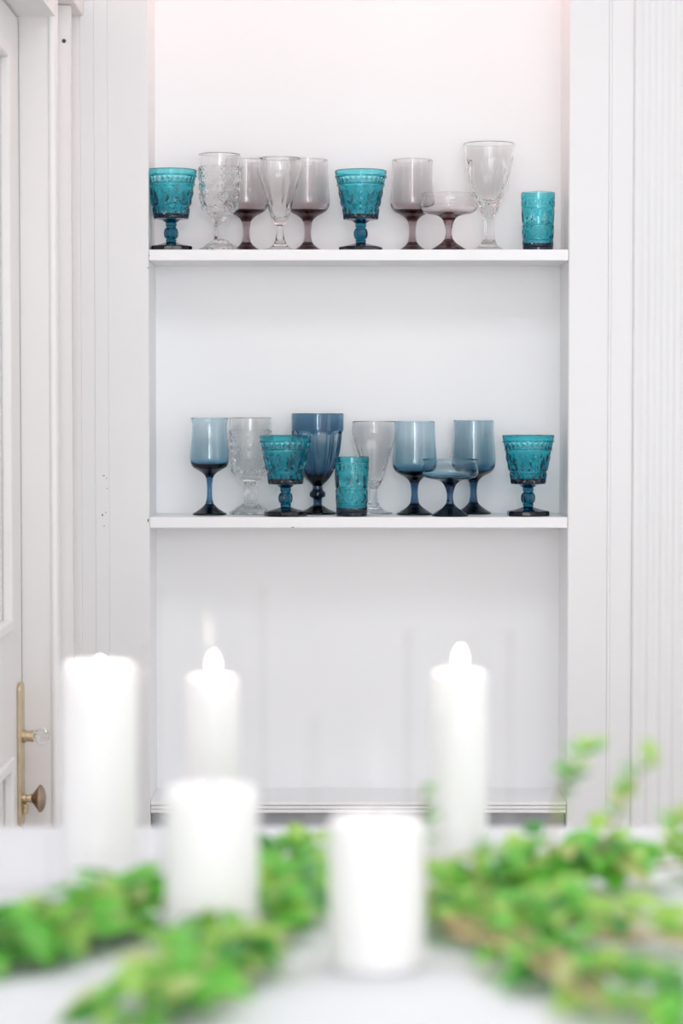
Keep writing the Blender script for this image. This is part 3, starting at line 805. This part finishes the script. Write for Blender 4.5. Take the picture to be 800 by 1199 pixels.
def cylinder(px0, px1, base_y, top_y, label, dx=0.0, yoff=0.0):
    pc = (px0 + px1) / 2
    p = at_z(pc, base_y, TZ); s = scale_at(p)
    r = (px1 - px0) * s / 2
    h = at(pc, top_y, p.y).z - TZ
    HOLD.append((p.x, p.y, r))
    w = 0.0018
    b = MB()
    b.rings([(r - 0.001, 0), (r, 0.001), (r, h * 0.33), (r, h * 0.66), (r, h - 0.0012), (r - w / 2, h), (r - w, h - 0.0012), (r - w, h * 0.66), (r - w, h * 0.33), (r - w, 0.001), (r - w + 0.0008, 0), (r - 0.001, 0)], 72, cap0=False, cap1=False)
    o = b.build('glass_cylinder', M['clearthin'], smooth=40, loc=(p.x, p.y, TZ + 0.0003))
    tag(o, label, 'candle holder', 'clear glass cylinders around the candles')
    return o
candle(117, 1042, 776, 88, 'thick white pillar candle at the far left of the table, inside a clear glass cylinder', True, 0.026)
candle(248, 1106, 922, 110, 'stout white pillar candle without holder, in front of the tall lit one on the left', False)
candle(249, 1016, 792, 63, 'slim lit pillar candle inside the tallest glass cylinder, behind the stout one')
candle(441, 1131, 957, 113, 'stout white pillar candle nearest the viewer in the centre of the table', False)
candle(537, 1024, 786, 67, 'tall slim lit pillar candle right of the centre, beside the leafy heap')
cylinder(56, 172, 1042, 752, 'clear glass cylinder around the far left candle')
cylinder(183, 312, 1014, 686, 'tallest clear glass cylinder, around the slim lit candle on the left')
cylinder(362, 520, 1131, 838, 'wide low clear glass cylinder around the central stout candle')
cylinder(474, 600, 1024, 738, 'clear glass cylinder around the tall slim candle right of centre')

# ------------------------------------------------------------------ leafy garlands
def leaf_mesh(name, L_, w, m, lobes=0.0, curl=0.25):
    n = 6; vs = []; fs = []
    for i in range(n + 1):
        u = i / n
        hw = w * math.sin(PI * min(1, u * 0.96 + 0.04) ** 0.8) * (1 + lobes * math.sin(u * 9)) * 0.5
        if i == n: hw = 0.0004
        z = -curl * L_ * u * u
        vs += [(u * L_, -hw, z + hw * 0.35), (u * L_, 0, z), (u * L_, hw, z + hw * 0.35)]
    for i in range(n):
        a = i * 3
        fs += [(a, a + 3, a + 4, a + 1), (a + 1, a + 4, a + 5, a + 2)]
    me = bpy.data.meshes.new(name); me.from_pydata(vs, [], fs); me.update()
    me.polygons.foreach_set('use_smooth', [True] * len(me.polygons))
    me.materials.append(m)
    return me
LEAVES = []
for i, lm in enumerate(LEAFM):
    LEAVES += [leaf_mesh('leaf_%d_a' % i, 0.030, 0.020, lm), leaf_mesh('leaf_%d_b' % i, 0.024, 0.021, lm, 0.12, 0.4), leaf_mesh('leaf_%d_c' % i, 0.036, 0.017, lm, 0, 0.3)]
def pick(mix):
    i = random.choices(range(4), weights=mix)[0]
    return LEAVES[i * 3 + random.randrange(3)]
KEEP = HOLD
def place_leaf(parent, base, d, mix, sc_=1.0):
    d = Vector(d).normalized()
    for (kx, ky, kr) in KEEP:
        for q in (Vector(base), Vector(base) + d * 0.022, Vector(base) + d * 0.045):
            if math.hypot(q.x - kx, q.y - ky) < kr + 0.011: return None
    up = Vector((random.uniform(-.5, .5), random.uniform(-.9, .3), 1.0))
    y = up.cross(d)
    if y.length < 1e-3: y = Vector((0, 1, 0))
    y.normalize(); z = d.cross(y)
    R = Matrix((d, y, z)).transposed().to_euler()
    k = sc_ * random.uniform(0.75, 1.25)
    loc = Vector(base)
    tip = loc + d * 0.036 * k
    lim = TZ + 0.004
    low = min(loc.z, tip.z - 0.012 * k)
    if low < lim: loc.z += lim - low
    return part('leaf', pick(mix), parent, loc - parent.location, R, (k, k, k))
def path_pts(pts, n):                      # resample a smooth path of Vectors
    sp = []
    P = [Vector(p) for p in pts]
    for i in range(len(P) - 1):
        p0 = P[max(i - 1, 0)]; p1 = P[i]; p2 = P[i + 1]; p3 = P[min(i + 2, len(P) - 1)]
        for k in range(12):
            u = k / 12
            sp.append(0.5 * ((2 * p1) + (p2 - p0) * u + (2 * p0 - 5 * p1 + 4 * p2 - p3) * u * u + (3 * p1 - p0 - 3 * p2 + p3) * u ** 3))
    sp.append(P[-1])
    return [sp[min(len(sp) - 1, int(round(i * (len(sp) - 1) / (n - 1))))] for i in range(n)]
def garland(label, lines, mix, nleaf, spread, height, sprigs=(), size=1.0):
    """lines: lists of (px, py, lift) lying on the table; sprigs: lists of (px, py, Y) rising from it"""
    p0 = at_z(lines[0][0][0], lines[0][0][1], TZ)
    e = empty('leafy_garland', (p0.x, p0.y, TZ), label, 'garland', 'leafy garlands on the table')
    per = nleaf // len(lines)
    for ln in lines:
        pts = path_pts([at_z(x, y, TZ) + Vector((0, 0, 0.006 + l)) for x, y, l in ln], 24)
        MB().tube([p - e.location for p in pts], 0.003, 0.002, 7).build('stem', M['stem'], e, smooth=60)
        for k in range(per):
            i = random.randrange(len(pts)); b = pts[i]
            a = random.uniform(0, 2 * PI)
            rr = spread * math.sqrt(random.random())
            hh = height * random.random() ** 1.3 * (1 - 0.5 * rr / spread)
            base = b + Vector((rr * math.cos(a), rr * math.sin(a) * 0.8, hh))
            d = Vector((math.cos(a), math.sin(a) - 0.35, random.uniform(-0.25, 0.75)))
            place_leaf(e, base, d, mix, size)
    for sp in sprigs:
        pts = path_pts([at(x, y, Y_) for x, y, Y_ in sp], 14)
        MB().tube([p - e.location for p in pts], 0.0016, 0.0008, 6).build('sprig_stem', M['stem'], e, smooth=60)
        for i in range(2, len(pts)):
            for s_ in (-1, 1):
                if random.random() < 0.5: continue
                t_ = (pts[i] - pts[i - 1]).normalized()
                d = t_ * 0.6 + Vector((s_ * 0.8, random.uniform(-.6, .2), random.uniform(-.1, .5)))
                place_leaf(e, pts[i], d, mix, size * 0.45)
    return e
garland('leafy green garland on the left, in front of the far left candle', [[(-40, 1140, 0), (40, 1128, .002), (100, 1108, .004), (172, 1090, .004)], [(10, 1118, .006), (95, 1100, .008), (172, 1078, .008)]],
        (5, 2, 4, 1), 210, 0.018, 0.030, [[(70, 1090, 1.92), (95, 1060, 1.92), (116, 1034, 1.92)]], 1.2)
garland('leafy green garland winding between the two stout candles', [[(150, 1215, 0), (215, 1170, .004), (275, 1122, .006), (322, 1085, .006), (336, 1052, .004)],
        [(200, 1195, .006), (262, 1140, .008), (322, 1092, .008), (338, 1042, .008), (336, 1020, .006)]],
        (5, 4, 2, 1), 290, 0.022, 0.034, (), 1.2)
gr = garland('large heap of leafy greenery with tan twigs at the right of the table', [[(515, 1092, 0), (570, 1072, .006), (640, 1058, .012), (720, 1045, .012), (830, 1030, .012)],
        [(520, 1095, 0), (590, 1102, .006), (660, 1112, .008), (740, 1120, .008), (830, 1105, .006)],
        [(600, 1125, 0), (660, 1155, .002), (720, 1185, .004), (810, 1220, .004)],
        [(545, 1066, .008), (610, 1056, .02), (680, 1050, .024), (740, 1045, .02)]],
        (8, 5, 2, 1.5), 296, 0.028, 0.042,
        [[(640, 1000, 1.98), (655, 935, 1.99), (668, 902, 2.0), (700, 868, 2.02)], [(700, 1005, 1.95), (725, 950, 1.96), (742, 915, 1.97), (768, 885, 1.98)],
         [(570, 1060, 1.95), (556, 1020, 1.95), (560, 990, 1.95)], [(505, 1080, 1.98), (496, 960, 2.0), (498, 915, 2.0)], [(780, 1010, 1.9), (790, 980, 1.9), (812, 950, 1.9)]], 1.2)
for tw in ([(520, 1078, 0), (570, 1085, 0), (630, 1112, 0), (700, 1150, 0)], [(530, 1092, 0), (590, 1108, 0), (650, 1142, 0), (710, 1178, 0)],
           [(545, 1066, 0), (610, 1092, 0), (665, 1122, 0), (730, 1140, 0)], [(660, 1080, 0), (730, 1072, 0), (815, 1085, 0)], [(670, 1098, 0), (740, 1092, 0), (815, 1106, 0)]):
    pts = path_pts([at_z(x, y, TZ + 0.026) for x, y, _ in tw], 14)
    MB().tube([p - gr.location for p in pts], 0.0042, 0.003, 7).build('twig', M['twig'], gr, smooth=60)
